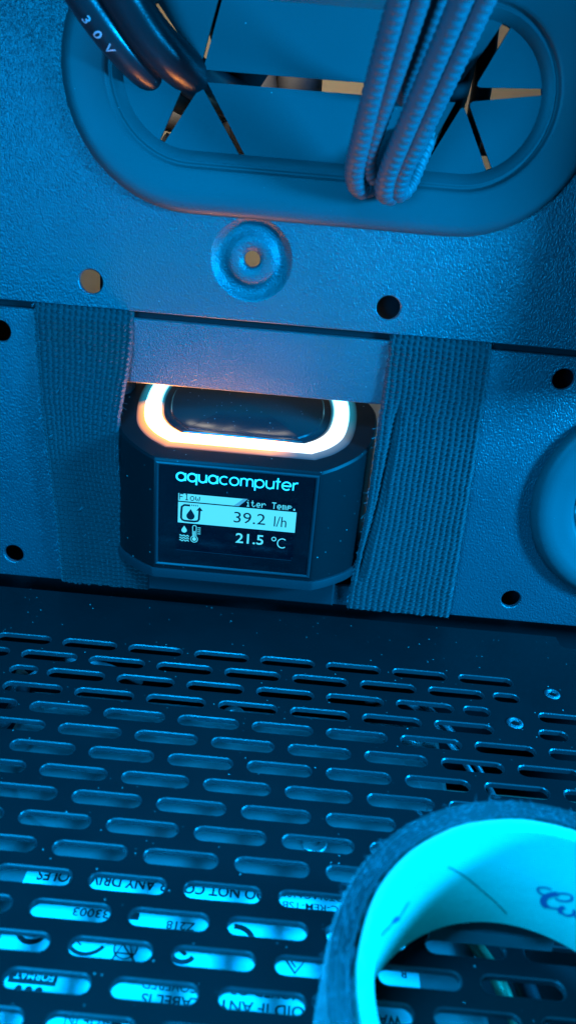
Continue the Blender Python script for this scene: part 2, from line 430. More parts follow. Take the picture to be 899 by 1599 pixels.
obj('skirt', V, F, M['rubber'], g2, True)

# ------------------------------------------------------------------ cables through the wide grommet
def cable(name, path, rad, m, label, cat='cable', group=None, seg=18, sub=8, wob=None):
    V, F = tube(path, rad, seg, sub, wob)
    o = obj(name, V, F, m, None, True); tag(o, label, cat, group); return o
c1path = [(-5.75, YP-2.2, 15.0), (-5.4, YP-1.35, 14.2), (-5.0, YP-0.95, 13.55), (-4.58, YP-0.62, 13.0), (-4.15, YP-0.2, 12.55), (-3.7, YP+0.4, 12.2), (-3.2, YP+1.6, 11.9), (-2.6, YP+3.2, 11.6)]
c1 = cable('jacket_cable', c1path, 0.335, M['pvc'], 'thinner black round cable with pale printed marking entering the grommet', group='smooth black cables')
c2path = [(-4.95, YP-2.0, 15.0), (-4.6, YP-1.25, 14.25), (-4.22, YP-0.85, 13.6), (-3.82, YP-0.55, 13.05), (-3.38, YP-0.2, 12.65), (-2.9, YP+0.4, 12.33), (-2.35, YP+1.4, 12.1), (-1.5, YP+3.2, 11.9)]
cable('jacket_cable', c2path, 0.42, M['pvc'], 'thicker plain black round cable entering the left star slit', group='smooth black cables')
# printed marking on the thinner cable, wrapped on its jacket
def along(path, n=40):
    P = [Vector(p) for p in path]; ext = [P[0]*2-P[1]]+P+[P[-1]*2-P[-2]]; out = []
    for i in range(1, len(ext)-2):
        p0, p1, p2, p3 = ext[i-1:i+3]
        for k in range(n):
            t = k/n; out.append(0.5*((2*p1)+(p2-p0)*t+(2*p0-5*p1+4*p2-p3)*t*t+(3*p1-p0-3*p2+p3)*t**3))
    return out
c1pts = along(c1path); c1len = [0.0]
for i in range(1, len(c1pts)): c1len.append(c1len[-1]+(c1pts[i]-c1pts[i-1]).length)
def on_cable(u, v, h, rad=0.335, side=Vector((-0.22, -1, -0.42))):
    i = min(len(c1pts)-2, max(1, sum(1 for q in c1len if q < u)))
    d = (c1pts[i+1]-c1pts[i-1]).normalized(); p = c1pts[i]+d*(u-c1len[i])
    nrm = (side-d*side.dot(d)).normalized(); b = nrm.cross(d).normalized(); a = v/rad
    return p+(nrm*math.cos(a)+b*math.sin(a))*(rad+h)
u0 = c1len[2*40]+0.22
for s_, u in (('3', 0.02), ('0', 0.30), ('V', 0.57)):
    tv, tf = text_mesh(s_, None, 0.19, 0.02)
    obj('marking', [on_cable(u0+u+a, b-0.11, 0.012) for a, b in tv], tf, M['print'], c1)

random.seed(5)
def braid(pitch, amp):
    return lambda s, a: 1+amp*math.sin(2*math.pi*s/pitch+2*a)*1.0+amp*0.8*math.sin(2*math.pi*s/pitch-2*a)
def sleeve(pts, rad, label):
    path = [(x, YP+y, z) for x, y, z in pts]
    return cable('sleeved_cable', path, rad, M['sleeve'], label, group='braided cables looping out of the grommet', seg=16, sub=34, wob=braid(0.15, 0.05))
sleeve([(0.95, -4.4, 15.2), (0.80, -3.3, 13.9), (0.62, -2.4, 12.7), (0.47, -1.6, 11.6), (0.42, -1.05, 10.95), (0.58, -0.68, 10.62), (0.85, -0.45, 10.75), (1.15, -0.2, 11.3), (1.45, 0.35, 11.9), (1.7, 1.4, 12.3)], 0.205, 'leftmost braided black cable of the loop at the right star slit')
sleeve([(1.35, -4.4, 15.2), (1.14, -3.3, 13.9), (0.92, -2.4, 12.7), (0.72, -1.6, 11.7), (0.66, -1.1, 11.15), (0.80, -0.75, 10.86), (1.02, -0.5, 11.0), (1.25, -0.2, 11.5), (1.55, 0.4, 12.0), (1.8, 1.4, 12.4)], 0.17, 'thin braided black cable second from the left in the loop')
sleeve([(2.05, -4.4, 15.2), (1.80, -3.3, 13.9), (1.50, -2.4, 12.7), (1.22, -1.6, 11.6), (1.08, -1.1, 10.95), (1.10, -0.75, 10.58), (1.32, -0.48, 10.62), (1.55, -0.22, 11.2), (1.80, 0.35, 11.85), (2.0, 1.4, 12.3)], 0.205, 'brightest braided black cable in the middle of the right pair')
sleeve([(2.45, -4.3, 15.2), (2.16, -3.2, 13.9), (1.84, -2.3, 12.7), (1.52, -1.5, 11.6), (1.34, -1.0, 10.95), (1.36, -0.66, 10.62), (1.55, -0.42, 10.75), (1.75, -0.15, 11.3), (2.0, 0.35, 11.95), (2.15, 1.4, 12.4)], 0.205, 'rightmost braided black cable running beside the wide slit')
sleeve([(1.75, -3.4, 15.2), (1.52, -2.5, 14.0), (1.35, -1.7, 13.1), (1.22, -0.9, 12.5), (1.3, 0.1, 12.3), (1.5, 1.2, 12.2)], 0.14, 'thin braided black cable showing between the two bright pairs')

# dark cables hanging behind the panels, seen through the holes and slits
def rear(x0, z0, x1, z1, y, rad, label):
    n = 5; pts = []
    for i in range(n):
        t = i/(n-1); pts.append((x0+(x1-x0)*t+0.15*math.sin(7*t+x0), YP+y+0.2*math.sin(5*t+z0), z0+(z1-z0)*t))
    cable('rear_cable', pts, rad, M['black_cable'], label, group='dark cables behind the panels', seg=10, sub=5)
rear(-2.9, 16, -1.6, 9.8, 2.0, 0.62, 'dark cable behind the left part of the long horizontal slit')
rear(-1.7, 16, -0.6, 9.9, 2.3, 0.55, 'dark cable behind the middle of the long horizontal slit')
rear(-4.6, 12.2, -5.2, 4, 1.6, 0.45, 'dark cable behind the upper left round hole')
rear(1.3, 9.6, 2.4, 6.9, 1.3, 0.75, 'dark cable behind the round hole above the right strap')
rear(2.9, 14.6, 1.6, 10.6, 0.9, 0.42, 'thick dark cable close behind the middle of the right star slit')
rear(3.2, 16, 2.7, 9.3, 1.2, 0.22, 'thin dark cable behind the right star slit')
rear(3.9, 11.6, 2.4, 11.5, 2.2, 0.2, 'thin dark cable lying across behind the lower right slit')
rear(-4.8, 11.65, -0.5, 11.2, 2.2, 0.25, 'thin dark cable lying across behind the lower left slits')
rear(-4.2, 10.9, -2.2, 10.6, 2.5, 0.4, 'dark cable behind the bottom ends of the left slits')
V, F = plate_geo(('rect', -12, 12, 7.2, 7.78), [], 0.1, lambda u, v, d: (u, YP+0.26+d, v), 0.02, 8)
obj('seam_flange', V, F, M['dark'], lower)
def rear_plate(x0, x1, z0, z1, y, label):
    V = []; F = []
    plate_geo(('rect', x0, x1, z0, z1), [] if x1-x0 > 15 else [('stad', (x0+x1)/2, (z0+z1)/2, 0, 0.3)], 0.15, lambda u, v, d: (u, YP+y+d, v), 0.03, 10, V, F)
    tag(obj('rear_bracket', V, F, M['black_cable']), label, 'bracket', 'dark brackets behind the lower panel')
rear_plate(-11, -7.3, -1.5, 8.0, 1.6, 'dark bracket behind the holes at the left edge')
rear_plate(4.6, 12, -1.5, 8.0, 1.6, 'dark bracket behind the holes and round grommet at the right edge')
rear_plate(-11, 12, -2.9, 1.6, 1.0, 'dark low bracket behind the foot of the sensor')
rear_plate(-11, 12, -9, -4.6, 3.0, 'dark low rail behind the chamber under the shroud')

# ------------------------------------------------------------------ flow sensor with display
YF = YP-1.2; AL = R(17); CX = -1.575
sen = thing('flow_sensor', 'black flow sensor with glowing ring on top and lit display in front', 'sensor')
def smooth_half(pts, n=5):
    """Catmull-Rom through a half outline, keeping its first point sharp"""
    P = [Vector(p) for p in pts]; ext = [P[0]*2-P[1]]+P+[P[-1]*2-P[-2]]; out = []
    for i in range(1, len(ext)-2):
        p0, p1, p2, p3 = ext[i-1:i+3]
        for s in range(n):
            t = s/n; out.append(0.5*((2*p1)+(p2-p0)*t+(2*p0-5*p1+4*p2-p3)*t*t+(3*p1-p0-3*p2+p3)*t**3))
    out.append(P[-1]); return out
def full(half):
    return [(p.x, p.y) for p in half]+[(-p.x, p.y) for p in reversed(half)]
half_body = smooth_half([(1.90, 0.0), (2.03, 0.045), (2.42, 0.32), (2.88, 0.78), (3.17, 1.35), (3.28, 2.0), (3.26, 2.7), (3.02, 3.25), (2.75, 3.8), (1.9, 4.6)])
BODY = full(half_body)
def outline_in(loop, d):
    """loop moved inward by d (normals of the closed outline)"""
    P = [Vector(p) for p in loop]; n = len(P); out = []
    for i in range(n):
        e0 = (P[i]-P[i-1]).normalized(); e1 = (P[(i+1) % n]-P[i]).normalized()
        n0 = Vector((-e0.y, e0.x)); n1 = Vector((-e1.y, e1.x)); m = (n0+n1)
        if m.length < 1e-6: m = n0
        m.normalize(); c = max(0.4, m.dot(n0)); out.append(P[i]+m*(d/c))
    return [(p.x, p.y) for p in out]
Z0 = 4.42
def top3(x, s, h=0.0):
    """point on the sloping top: x from the middle, s up the slope, h above the surface"""
    return (CX+x, YF+s*math.cos(AL)-h*math.sin(AL), Z0+s*math.sin(AL)+h*math.cos(AL))
def low3(x, s, z, grow=0.0):
    k = 1+grow
    return (CX+x*k, YF+s*math.cos(AL)-grow*2, z)
V, F = [], []; nb = len(BODY)
def strip(V, F, rings):
    s = len(V); n = len(rings[0])
    for r in rings: V += r
    for a in range(len(rings)-1):
        for i in range(n): F.append((s+a*n+i, s+a*n+(i+1) % n, s+a*n+n+(i+1) % n, s+a*n+n+i))
    return s
inner = outline_in(BODY, 0.05)
rings = [[low3(x, s_, 1.50) for x, s_ in BODY], [low3(x, s_, 1.56) for x, s_ in BODY], [top3(x, s_, -0.05) for x, s_ in BODY], [top3(x, s_, 0) for x, s_ in inner]]
strip(V, F, rings)
F.append(tuple(len(V)-nb+i for i in range(nb)))
body = sharp(obj('body', V, F, M['plastic'], sen, True), 28)
# lip under the front and the foot
V, F = [], []
rings = [[low3(x*0.985, s_+0.05, 1.49) for x, s_ in BODY], [low3(x, s_, 1.47, 0.012) for x, s_ in BODY], [low3(x, s_, 1.42, 0.016) for x, s_ in BODY], [low3(x, s_, 1.24, 0.012) for x, s_ in BODY], [low3(x*0.97, s_+0.1, 1.2) for x, s_ in BODY]]
strip(V, F, rings); F.append(tuple(range(nb))[::-1])
F.append(tuple(4*nb+i for i in range(nb)))
sharp(obj('lip', V, F, M['lip'], sen, True), 28)
V, F = plate_geo(('rect', -3.80, 1.05, 0.48, 1.26), [], 1.6, lambda u, v, d: (u, YF+0.55+d, v), 0.05, 8)
obj('foot', V, F, M['lip'], sen)
# light ring
half_ring = smooth_half([(1.72, 0.60), (2.18, 0.92), (2.50, 1.38), (2.62, 1.95), (2.64, 2.55), (2.56, 3.1), (2.3, 3.65), (1.7, 4.1)])
half_in = smooth_half([(1.50, 1.05), (1.80, 1.27), (2.03, 1.60), (2.14, 2.05), (2.16, 2.6), (2.06, 3.1), (1.85, 3.45), (1.40, 3.66)])
half_ring = smooth_half([(1.72, 0.60), (2.14, 0.88), (2.46, 1.30), (2.60, 1.85), (2.64, 2.5), (2.56, 3.1), (2.3, 3.65), (1.7, 4.1)])
RO = full(half_ring); RN = full(half_in); nr = len(RO)
def between(t):
    return [(a[0]+(b[0]-a[0])*t, a[1]+(b[1]-a[1])*t) for a, b in zip(RO, RN)]
def shrink(k):
    return [(a[0]*k, 2.35+(a[1]-2.35)*(1-(1-k)*1.6)) for a in RN]
# denser front and back bars so that the colour can change along them
def densify(l, m=10):
    out = []
    for i in range(len(l)):
        a = Vector(l[i]); b = Vector(l[(i+1) % len(l)]); k = m if (b-a).length > 1 else 1
        out += [tuple(a.lerp(b, t/k)) for t in range(k)]
    return out
ring_loops = []
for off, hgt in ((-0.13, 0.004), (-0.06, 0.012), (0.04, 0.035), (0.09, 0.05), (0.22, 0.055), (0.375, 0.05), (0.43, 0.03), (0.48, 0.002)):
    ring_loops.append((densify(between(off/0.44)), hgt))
n = len(ring_loops[0][0]); V, F, COL = [], [], []
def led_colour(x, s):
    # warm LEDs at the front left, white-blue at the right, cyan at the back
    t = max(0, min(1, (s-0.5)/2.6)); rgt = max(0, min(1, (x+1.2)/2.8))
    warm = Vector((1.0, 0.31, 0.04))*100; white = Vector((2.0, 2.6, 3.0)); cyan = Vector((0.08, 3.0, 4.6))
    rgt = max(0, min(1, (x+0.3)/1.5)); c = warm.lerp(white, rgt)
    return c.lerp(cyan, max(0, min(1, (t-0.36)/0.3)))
edge_gain = [0.006, 0.04, 0.075, 1.0, 1.0, 1.0, 0.07, 0.02]  # weak loops paint a bloom-like halo at and past the ring's edges
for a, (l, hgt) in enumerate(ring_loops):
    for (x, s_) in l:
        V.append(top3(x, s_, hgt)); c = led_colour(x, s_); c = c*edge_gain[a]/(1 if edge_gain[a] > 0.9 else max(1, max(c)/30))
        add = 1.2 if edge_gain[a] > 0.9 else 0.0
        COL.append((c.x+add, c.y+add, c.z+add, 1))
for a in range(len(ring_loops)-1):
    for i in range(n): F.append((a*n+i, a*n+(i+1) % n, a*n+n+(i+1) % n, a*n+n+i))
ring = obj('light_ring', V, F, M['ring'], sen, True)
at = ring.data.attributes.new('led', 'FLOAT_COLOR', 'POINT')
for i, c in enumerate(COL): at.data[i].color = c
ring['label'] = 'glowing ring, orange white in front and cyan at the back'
# gloss lens inside the ring, with a raised smaller island
RI = between(1.10)
V, F = [], []
rings = [[top3(x, s_, 0.012) for x, s_ in RI]]
for k, extra in ((0.95, 0.0), (0.90, 0.0), (0.885, 0.03), (0.86, 0.034), (0.7, 0.034), (0.5, 0.034), (0.3, 0.034), (0.12, 0.034)):
    rings.append([top3(x*k, 2.35+(y*1.0-2.35)*k, 0.014+0.16*(1-k*k)+extra) for x, y in RN])
strip(V, F, rings); F.append(tuple(len(V)-nr+i for i in range(nr)))
sharp(obj('lens_cover', V, F, M['gloss'], sen, True), 20)
# display: bezel frame, glass, picture
def ff(u, v, h): return (u, YF-h, v)
DX0, DX1, DZ0, DZ1 = -3.50, 0.35, 1.60, 4.37
V, F = [], []
prof = [(0.0, 0.002), (0.0, 0.03), (0.035, 0.045), (0.07, 0.03), (0.075, 0.012)]
rings = [[ff(p[0], p[1], d) for p in ((DX0+o_, DZ0+o_), (DX1-o_, DZ0+o_), (DX1-o_, DZ1-o_), (DX0+o_, DZ1-o_))] for o_, d in prof]
strip(V, F, rings); obj('bezel', V, F, M['lip'], sen)
def quad(name, pts, h, m, parent, th=None):
    n = len(pts)
    V = [ff(p[0], p[1], h) for p in pts]; F = [tuple(range(n))]
    if th:
        V += [ff(p[0], p[1], h-th) for p in pts]
        F += [(i, i+n, (i+1) % n+n, (i+1) % n) for i in range(n)]
    return obj(name, V, F, m, parent)
screen = quad('screen', [(DX0+0.07, DZ0+0.07), (DX1-0.07, DZ0+0.07), (DX1-0.07, DZ1-0.07), (DX0+0.07, DZ1-0.07)], 0.016, M['glass'], sen)
quad('pixel_area', [(-2.98, 2.03), (-0.10, 2.03), (-0.10, 3.63), (-2.98, 3.63)], 0.019, M['oled'], screen)
# printed word drawn in strokes: x height 1, round letters
def stroke_word():
    S = []; x = 0.0; r = 0.5
    circ = lambda cx: arc(cx, 0.5, 0.5, 0, 360, 22)
    def a(x): return [circ(x+.5), [(x+1, 1.0), (x+1, 0.0)]], 1.0
    for i, ch in enumerate('aquacomputer'):
        if ch == 'a': s_, w = a(x)
        elif ch == 'q': s_, w = [circ(x+.5), [(x+1, 1), (x+1, -.42)]], 1.0
        elif ch == 'u': s_, w = [[(x, 1), (x, .42)]+arc(x+.42, .42, .42, 180, 360, 12)+[(x+.84, 1)], [(x+.84, 1), (x+.84, 0)]], .84
        elif ch == 'c': s_, w = [arc(x+.5, .5, .5, 48, 312, 18)], .88
        elif ch == 'o': s_, w = [circ(x+.5)], 1.0
        elif ch == 'm': s_, w = [[(x, 0), (x, 1)], [(x, .62)]+arc(x+.34, .64, .34, 180, 0, 10)+[(x+.68, 0)], [(x+.68, .62)]+arc(x+1.02, .64, .34, 180, 0, 10)+[(x+1.36, 0)]], 1.36
        elif ch == 'p': s_, w = [circ(x+.5), [(x, 1), (x, -.45)]], 1.0
        elif ch == 't': s_, w = [[(x+.2, 1.42), (x+.2, 0.0)], [(x-.05, .98), (x+.5, .98)]], .45
        elif ch == 'e': s_, w = [arc(x+.5, .5, .5, 0, 315, 18), [(x+.0, .5), (x+1, .5)]], 1.0
        elif ch == 'r': s_, w = [[(x, 0), (x, 1)], [(x, .55)]+arc(x+.42, .56, .42, 180, 75, 8)], .5
        bold = 0.225 if i < 4 else 0.185
        S += [(q, bold) for q in s_]; x += w+(0.26 if i >= 4 else 0.27)
    return S, x-0.26
S, W = stroke_word(); V, F = [], []; sx = 2.86/W; sz = 0.20
for q, w in S: ribbon([(-3.0+a*sx, 3.93+b*sz) for a, b in q], w*0.2, ff, 0.021+0.0004*len(V)/200, False, V, F)
obj('logo_lettering', V, F, M['logo'], screen)
def ftext(s_, x, z, w, hgt, m, parent, h=0.026, name='lettering', bold=0.0):
    tv, tf = text_mesh(s_, w, hgt, bold); return obj(name, [ff(x+a, z+b, h) for a, b in tv], tf, m, parent)
tab = quad('tab', [(-2.95, 3.40), (-1.62, 3.40), (-1.40, 3.60), (-2.95, 3.60)], 0.022, M['lit'], screen)
quad('tab_end', [(-1.62, 3.395), (-1.50, 3.395), (-1.29, 3.605), (-1.41, 3.605)], 0.0215, M['lit2'], screen)
bar = quad('value_bar', [(-2.95, 2.82), (-0.11, 2.82), (-0.11, 3.37), (-2.95, 3.37)], 0.022, M['lit'], screen)
# blocky pixel lettering, 5 x 7 dots per character
PIX = {'F': '11111 10000 10000 11110 10000 10000 10000', 'l': '01100 00100 00100 00100 00100 00100 01110', 'o': '00000 00000 01110 10001 10001 10001 01110', 'w': '00000 00000 10001 10001 10101 10101 01010',
       'i': '00100 00000 01100 00100 00100 00100 01110', 't': '01000 01000 11100 01000 01000 01001 00110', 'e': '00000 00000 01110 10001 11111 10000 01110', 'r': '00000 00000 10110 11001 10000 10000 10000',
       'T': '11111 00100 00100 00100 00100 00100 00100', 'm': '00000 00000 11010 10101 10101 10101 10101', 'p': '00000 00000 11110 10001 11110 10000 10000', '.': '00000 00000 00000 00000 00000 01100 01100', ' ': '00000 '*7}
def pixtext(s_, x, z, w, hgt, m, h, cut=0):
    cols = len(s_)*6-1; dx = w/cols; dz = hgt/7
    for i, ch in enumerate(s_):
        if ch == ' ': continue
        V, F = [], []
        for r_, row in enumerate(PIX[ch].split()):
            for c_, b in enumerate(row):
                if b == '1' and not (i == 0 and c_ < cut):
                    u = x+(i*6+c_)*dx; v = z+(6-r_)*dz; k = len(V)
                    V += [ff(u, v, h), ff(u+dx*0.98, v, h), ff(u+dx*0.98, v+dz*0.98, h), ff(u, v+dz*0.98, h)]; F.append((k, k+1, k+2, k+3))
        obj('pixel_character', V, F, m, screen)
pixtext('Flow', -2.93, 3.43, 0.50, 0.17, M['ink'], 0.0245)
pixtext('iter Temp.', -1.33, 3.41, 1.22, 0.17, M['lit'], 0.0245, 1)
ftext('39.2', -1.60, 2.955, 0.76, 0.29, M['ink'], screen, 0.0245)
ftext('l/h', -0.63, 2.94, 0.30, 0.28, M['ink'], screen, 0.0245)
ftext('21.5', -1.53, 2.405, 0.68, 0.27, M['lit'], screen, 0.0245, bold=0.012)
V, F = ribbon(arc(-0.60, 2.60, 0.05, 0, 360, 14), 0.022, ff, 0.0245); obj('degree_sign', V, F, M['lit'], screen)
V, F = [], []; ribbon(arc(-0.39, 2.50, 0.115, 50, 310, 16, 0.125), 0.026, ff, 0.0245, False, V, F)
obj('lettering', V, F, M['lit'], screen)
# flow symbol on the bar
V, F = ribbon([(-2.66, 3.30), (-2.80, 3.30), (-2.86, 3.25), (-2.87, 3.10), (-2.87, 2.95), (-2.84, 2.90), (-2.78, 2.88), (-2.55, 2.88), (-2.47, 2.90), (-2.44, 2.95), (-2.43, 3.20)], 0.052, ff, 0.0245)
k = len(V); V += [ff(-2.51, 3.18, 0.0245), ff(-2.35, 3.18, 0.0245), ff(-2.43, 3.28, 0.0245)]; F.append((k, k+1, k+2))
def drop(cx, cz, r, V, F, h):
    k = len(V); pts = [(cx, cz+r*1.9)]+arc(cx, cz, r, 25, -205, 16)
    V += [ff(p[0], p[1], h) for p in pts]; F.append(tuple(range(k, k+len(pts))))
drop(-2.645, 3.02, 0.10, V, F, 0.0245)
for i in range(4): ribbon([(-2.62+i*0.045, 3.29), (-2.62+i*0.045, 3.33)], 0.02, ff, 0.0245, False, V, F)
obj('flow_symbol', V, F, M['ink'], screen)
V, F = [], []
drop(-2.79, 2.62, 0.065, V, F, 0.0245)
for j in range(3):
    ribbon([(-2.90+i*0.0122, 2.47-j*0.065+0.018*math.sin(i*0.9)) for i in range(20)], 0.022, ff, 0.0245, False, V, F)
ribbon([(-2.575, 2.46), (-2.585, 2.72)]+arc(-2.54, 2.73, 0.045, 180, 0, 8)+[(-2.495, 2.46)], 0.018, ff, 0.0245, False, V, F)
ribbon(arc(-2.54, 2.40, 0.085, 60, -240, 16), 0.018, ff, 0.0245, False, V, F)
k = len(V); pts = arc(-2.54, 2.40, 0.05, 0, 360, 14)[:-1]; V += [ff(p[0], p[1], 0.0245) for p in pts]; F.append(tuple(range(k, k+len(pts))))
ribbon([(-2.54, 2.42), (-2.54, 2.62)], 0.03, ff, 0.025, False, V, F)
for j in range(4): ribbon([(-2.46, 2.72-j*0.055), (-2.39, 2.72-j*0.055)], 0.018, ff, 0.0245, False, V, F)
obj('temperature_symbol', V, F, M['lit'], screen)
V, F = ribbon([(-2.97, 2.065), (-0.13, 2.045), (-0.13, 2.14)], 0.012, ff, 0.0245)
obj('area_edge', V, F, M['lip'], screen)

# ------------------------------------------------------------------ loop tape straps
def weave(u, v, pu, pv):
    """knot height of the woven loops at u across, v along"""
    cu = u/pu; i = math.floor(cu); fu = cu-i
    cv = v/pv+0.12*(i % 2)+0.10*math.sin(i*12.9); j = math.floor(cv); fv = cv-j
    k = 0.86+0.14*math.sin(i*7.13+j*3.77)*math.sin(i*1.7-j*5.1)
    return k*(math.sin(math.pi*fu)**0.7)*(math.sin(math.pi*fv)**0.9)
def strap(label, edge, depth, group, seed):
    """edge(v) -> (x left, x right, z); depth(u,v) -> distance in front of the panel"""
    random.seed(seed)
    nu, nv = 17*7, 58*6; V, F = [], []
    for j in range(nv+1):
        v = j/nv; xl, xr, z = edge(v)
        ragl = 0.02*noise.noise((seed, v*40, 0)); ragr = 0.02*noise.noise((seed+7, v*40, 0))
        for i in range(nu+1):
            u = i/nu; x = (xl+ragl)*(1-u)+(xr+ragr)*u
            zz = z+(0.05*noise.noise((u*9, seed, 0))+0.03*noise.noise((u*40, seed, 3)) if j == nv else 0)
            wv = weave(u*2.4+0.03*noise.noise((u*3, v*9, seed)), v*7.4, 2.4/17, 7.4/58)
            e = min(u, 1-u)/0.03; fall = min(1, e)
            d = depth(u, v)+(0.03+0.075*wv)*fall+0.012*noise.noise((x*3, zz*3, seed))
            V.append((x, YP-d, zz))
    W = nu+1
    for j in range(nv):
        for i in range(nu):
            k = j*W+i; F.append((k, k+1, k+W+1, k+W))
    o = obj('tape_strap', V, F, M['strap'], None, True); tag(o, label, 'strap', group)
    hv, hf = [], []
    for _ in range(420):                      # loose fibres, mostly along the edges
        j = random.randrange(nv); i = random.choice((0, nu, random.randrange(nu), random.choice((1, nu-1))))
        p = Vector(V[j*W+i]); d = Vector((random.uniform(-1, 1), random.uniform(-1, -0.1), random.uniform(-1, 1))).normalized()
        b = Vector((random.uniform(-1, 1), random.uniform(-0.6, 0.2), random.uniform(-1, 1)))*0.5
        ln = random.uniform(0.05, 0.16); q = [p, p+d*ln*0.5, p+(d+b*0.5).normalized()*ln*0.95]
        sd = d.cross(Vector((0.3, 1, 0.2))).normalized()*0.004; k = len(hv)
        for c in q: hv += [c-sd, c+sd]
        hf += [(k, k+1, k+3, k+2), (k+2, k+3, k+5, k+4)]
    fz = obj('fibres', hv, hf, M['fuzz'], o); fz['kind'] = 'stuff'
    return o
def sm(a, b, t): t = max(0, min(1, (t-a)/(b-a))); return t*t*(3-2*t)
def eL(v):
    z = 7.56-v*7.42; return (-6.58+0.33*v-0.05*math.sin(v*6), -4.26-0.34*sm(.05, .45, v)+0.75*sm(.5, .9, v), z)
def dL(u, v): return -0.16*(1-sm(0, 0.05, v))+0.05+0.10*sm(0.15, 0.4, v)-0.08*sm(0.85, 1, v)+0.10*math.sin(math.pi*v)*u-0.05*sm(0.2, 0.35, v)*(1-sm(.7, .95, v))*math.sin(math.pi*u)
strap('woven black tape strap left of the sensor', eL, dL, 'tape straps beside the sensor', 3)
def eR(v):
    z = 7.56-v*7.40; return (1.66-0.06*v-0.14*sm(0.55, 1, v), 4.02+0.20*v, z)
def dR(u, v):
    crease = math.exp(-((u-0.17+0.10*sm(.2, .9, v))/0.028)**2)*sm(0.2, 0.32, v)*(1-sm(0.8, 0.9, v))
    return -0.16*(1-sm(0, 0.05, v))+0.05+0.12*sm(0.1, 0.4, v)-0.05*sm(0.85, 1, v)-0.22*crease+0.09*(1-u)**3*sm(0.2, 0.4, v)*(1-sm(.8, .95, v))
strap('woven black tape strap right of the sensor, with a lengthwise crease', eR, dR, 'tape straps beside the sensor', 11)

# ------------------------------------------------------------------ roll of tape
tilt = R(7); rc = Vector((3.537, -9.409, 0.345)); rn = Vector((0, -math.sin(tilt), math.cos(tilt))); ru = Vector((1, 0, 0)); rv = Vector((0, math.cos(tilt), math.sin(tilt)))
roll = thing('tape_roll', 'roll of black loop tape on a cardboard core lying on the shroud', 'tape roll')
def rp(r, a, hgt): return rc+(ru*math.cos(a)+rv*math.sin(a))*r+rn*hgt
RIN, RCO, RH = 2.28, 2.48, 2.323
prof = [(RIN, -0.0), (RIN, RH-0.06), (RIN+0.03, RH-0.02), (RIN+0.07, RH), (RCO-0.03, RH-0.005), (RCO, RH-0.03), (RCO, 0.0), (RIN, 0.0)]
V, F = [], []
for (r, z) in prof:
    for i in range(120):
        a = 2*math.pi*i/120; jit = 0.012*noise.noise((math.cos(a)*4, math.sin(a)*4, r*9)) if z > 1 else 0
        V.append(rp(r+jit*0.5, a, z+jit))
for a in range(len(prof)-1):
    for i in range(120): F.append((a*120+i, a*120+120+i, a*120+120+(i+1) % 120, a*120+(i+1) % 120))
core = sharp(obj('core', V, F, M['card'], roll, True), 50)
# wound tape: a spiral ribbon in three turns, the outer face woven
turns = 5.0; n = 2200; V, F = [], []; r0 = RCO+0.012; dr = 0.062
nz = 66
def wr(t): return r0+dr*t
hrow = []
for i in range(n+1):
    t = turns*i/n; a = 2*math.pi*t+R(200); last = t > turns-1.02
    hj = 0.025*noise.noise((t*7, 1, 2))+0.05*noise.noise((math.floor(t)*3.7, t*0.4, 5))
    top = RH-0.04+hj-0.03*(t/turns)
    base = len(V)
    if last:
        for k in range(nz+1):
            v = k/nz; w_ = weave(a*wr(t), v*2.3, 0.14, 0.13)
            e = min(1, min(v, 1-v)/0.03)
            V.append(rp(wr(t)+dr*0.55+0.045*w_*e, a, 0.01+(top-0.01)*v))
    else:
        for k in range(nz+1):
            if k in (0, nz): V.append(rp(wr(t)+dr*0.8, a, 0.01 if k == 0 else top))
    V.append(rp(wr(t)+0.005, a, top)); V.append(rp(wr(t)+0.005, a, 0.01))
    hrow.append((base, nz+3 if last else 4))
for i in range(n):
    (b0, c0), (b1, c1_) = hrow[i], hrow[i+1]
    if c0 != c1_: continue
    for k in range(c0): F.append((b0+k, b1+k, b1+(k+1) % c0, b0+(k+1) % c0))
tape = obj('wound_tape', V, F, M['strap'], roll, True); sharp(tape, 60)
random.seed(8); hv, hf = [], []
for _ in range(1300):
    a = random.uniform(0, 2*math.pi); t = turns
    onrim = random.random() < 0.75
    r = random.uniform(RCO, wr(4.6)) if onrim else wr(4.6)+dr; z = RH-0.06 if onrim else random.uniform(0.3, RH)
    p = rp(r, a, z); out = (ru*math.cos(a)+rv*math.sin(a)); tan = (rv*math.cos(a)-ru*math.sin(a))
    d = (out*random.uniform(-.2, 1)+tan*random.uniform(-1.4, 1.4)+rn*random.uniform(0, 0.5)).normalized(); ln = random.uniform(0.05, 0.16)
    q = [p, p+d*ln*0.5, p+(d+tan*random.uniform(-.6, .6)-rn*0.2).normalized()*ln*0.95]
    sd = d.cross(rn).normalized()*0.004 if abs(d.dot(rn)) < .98 else ru*0.006; k = len(hv)
    for c in q: hv += [c-sd, c+sd]
    hf += [(k, k+1, k+3, k+2), (k+2, k+3, k+5, k+4)]
fz = obj('fibres', hv, hf, M['fuzz'], roll); fz['kind'] = 'stuff'
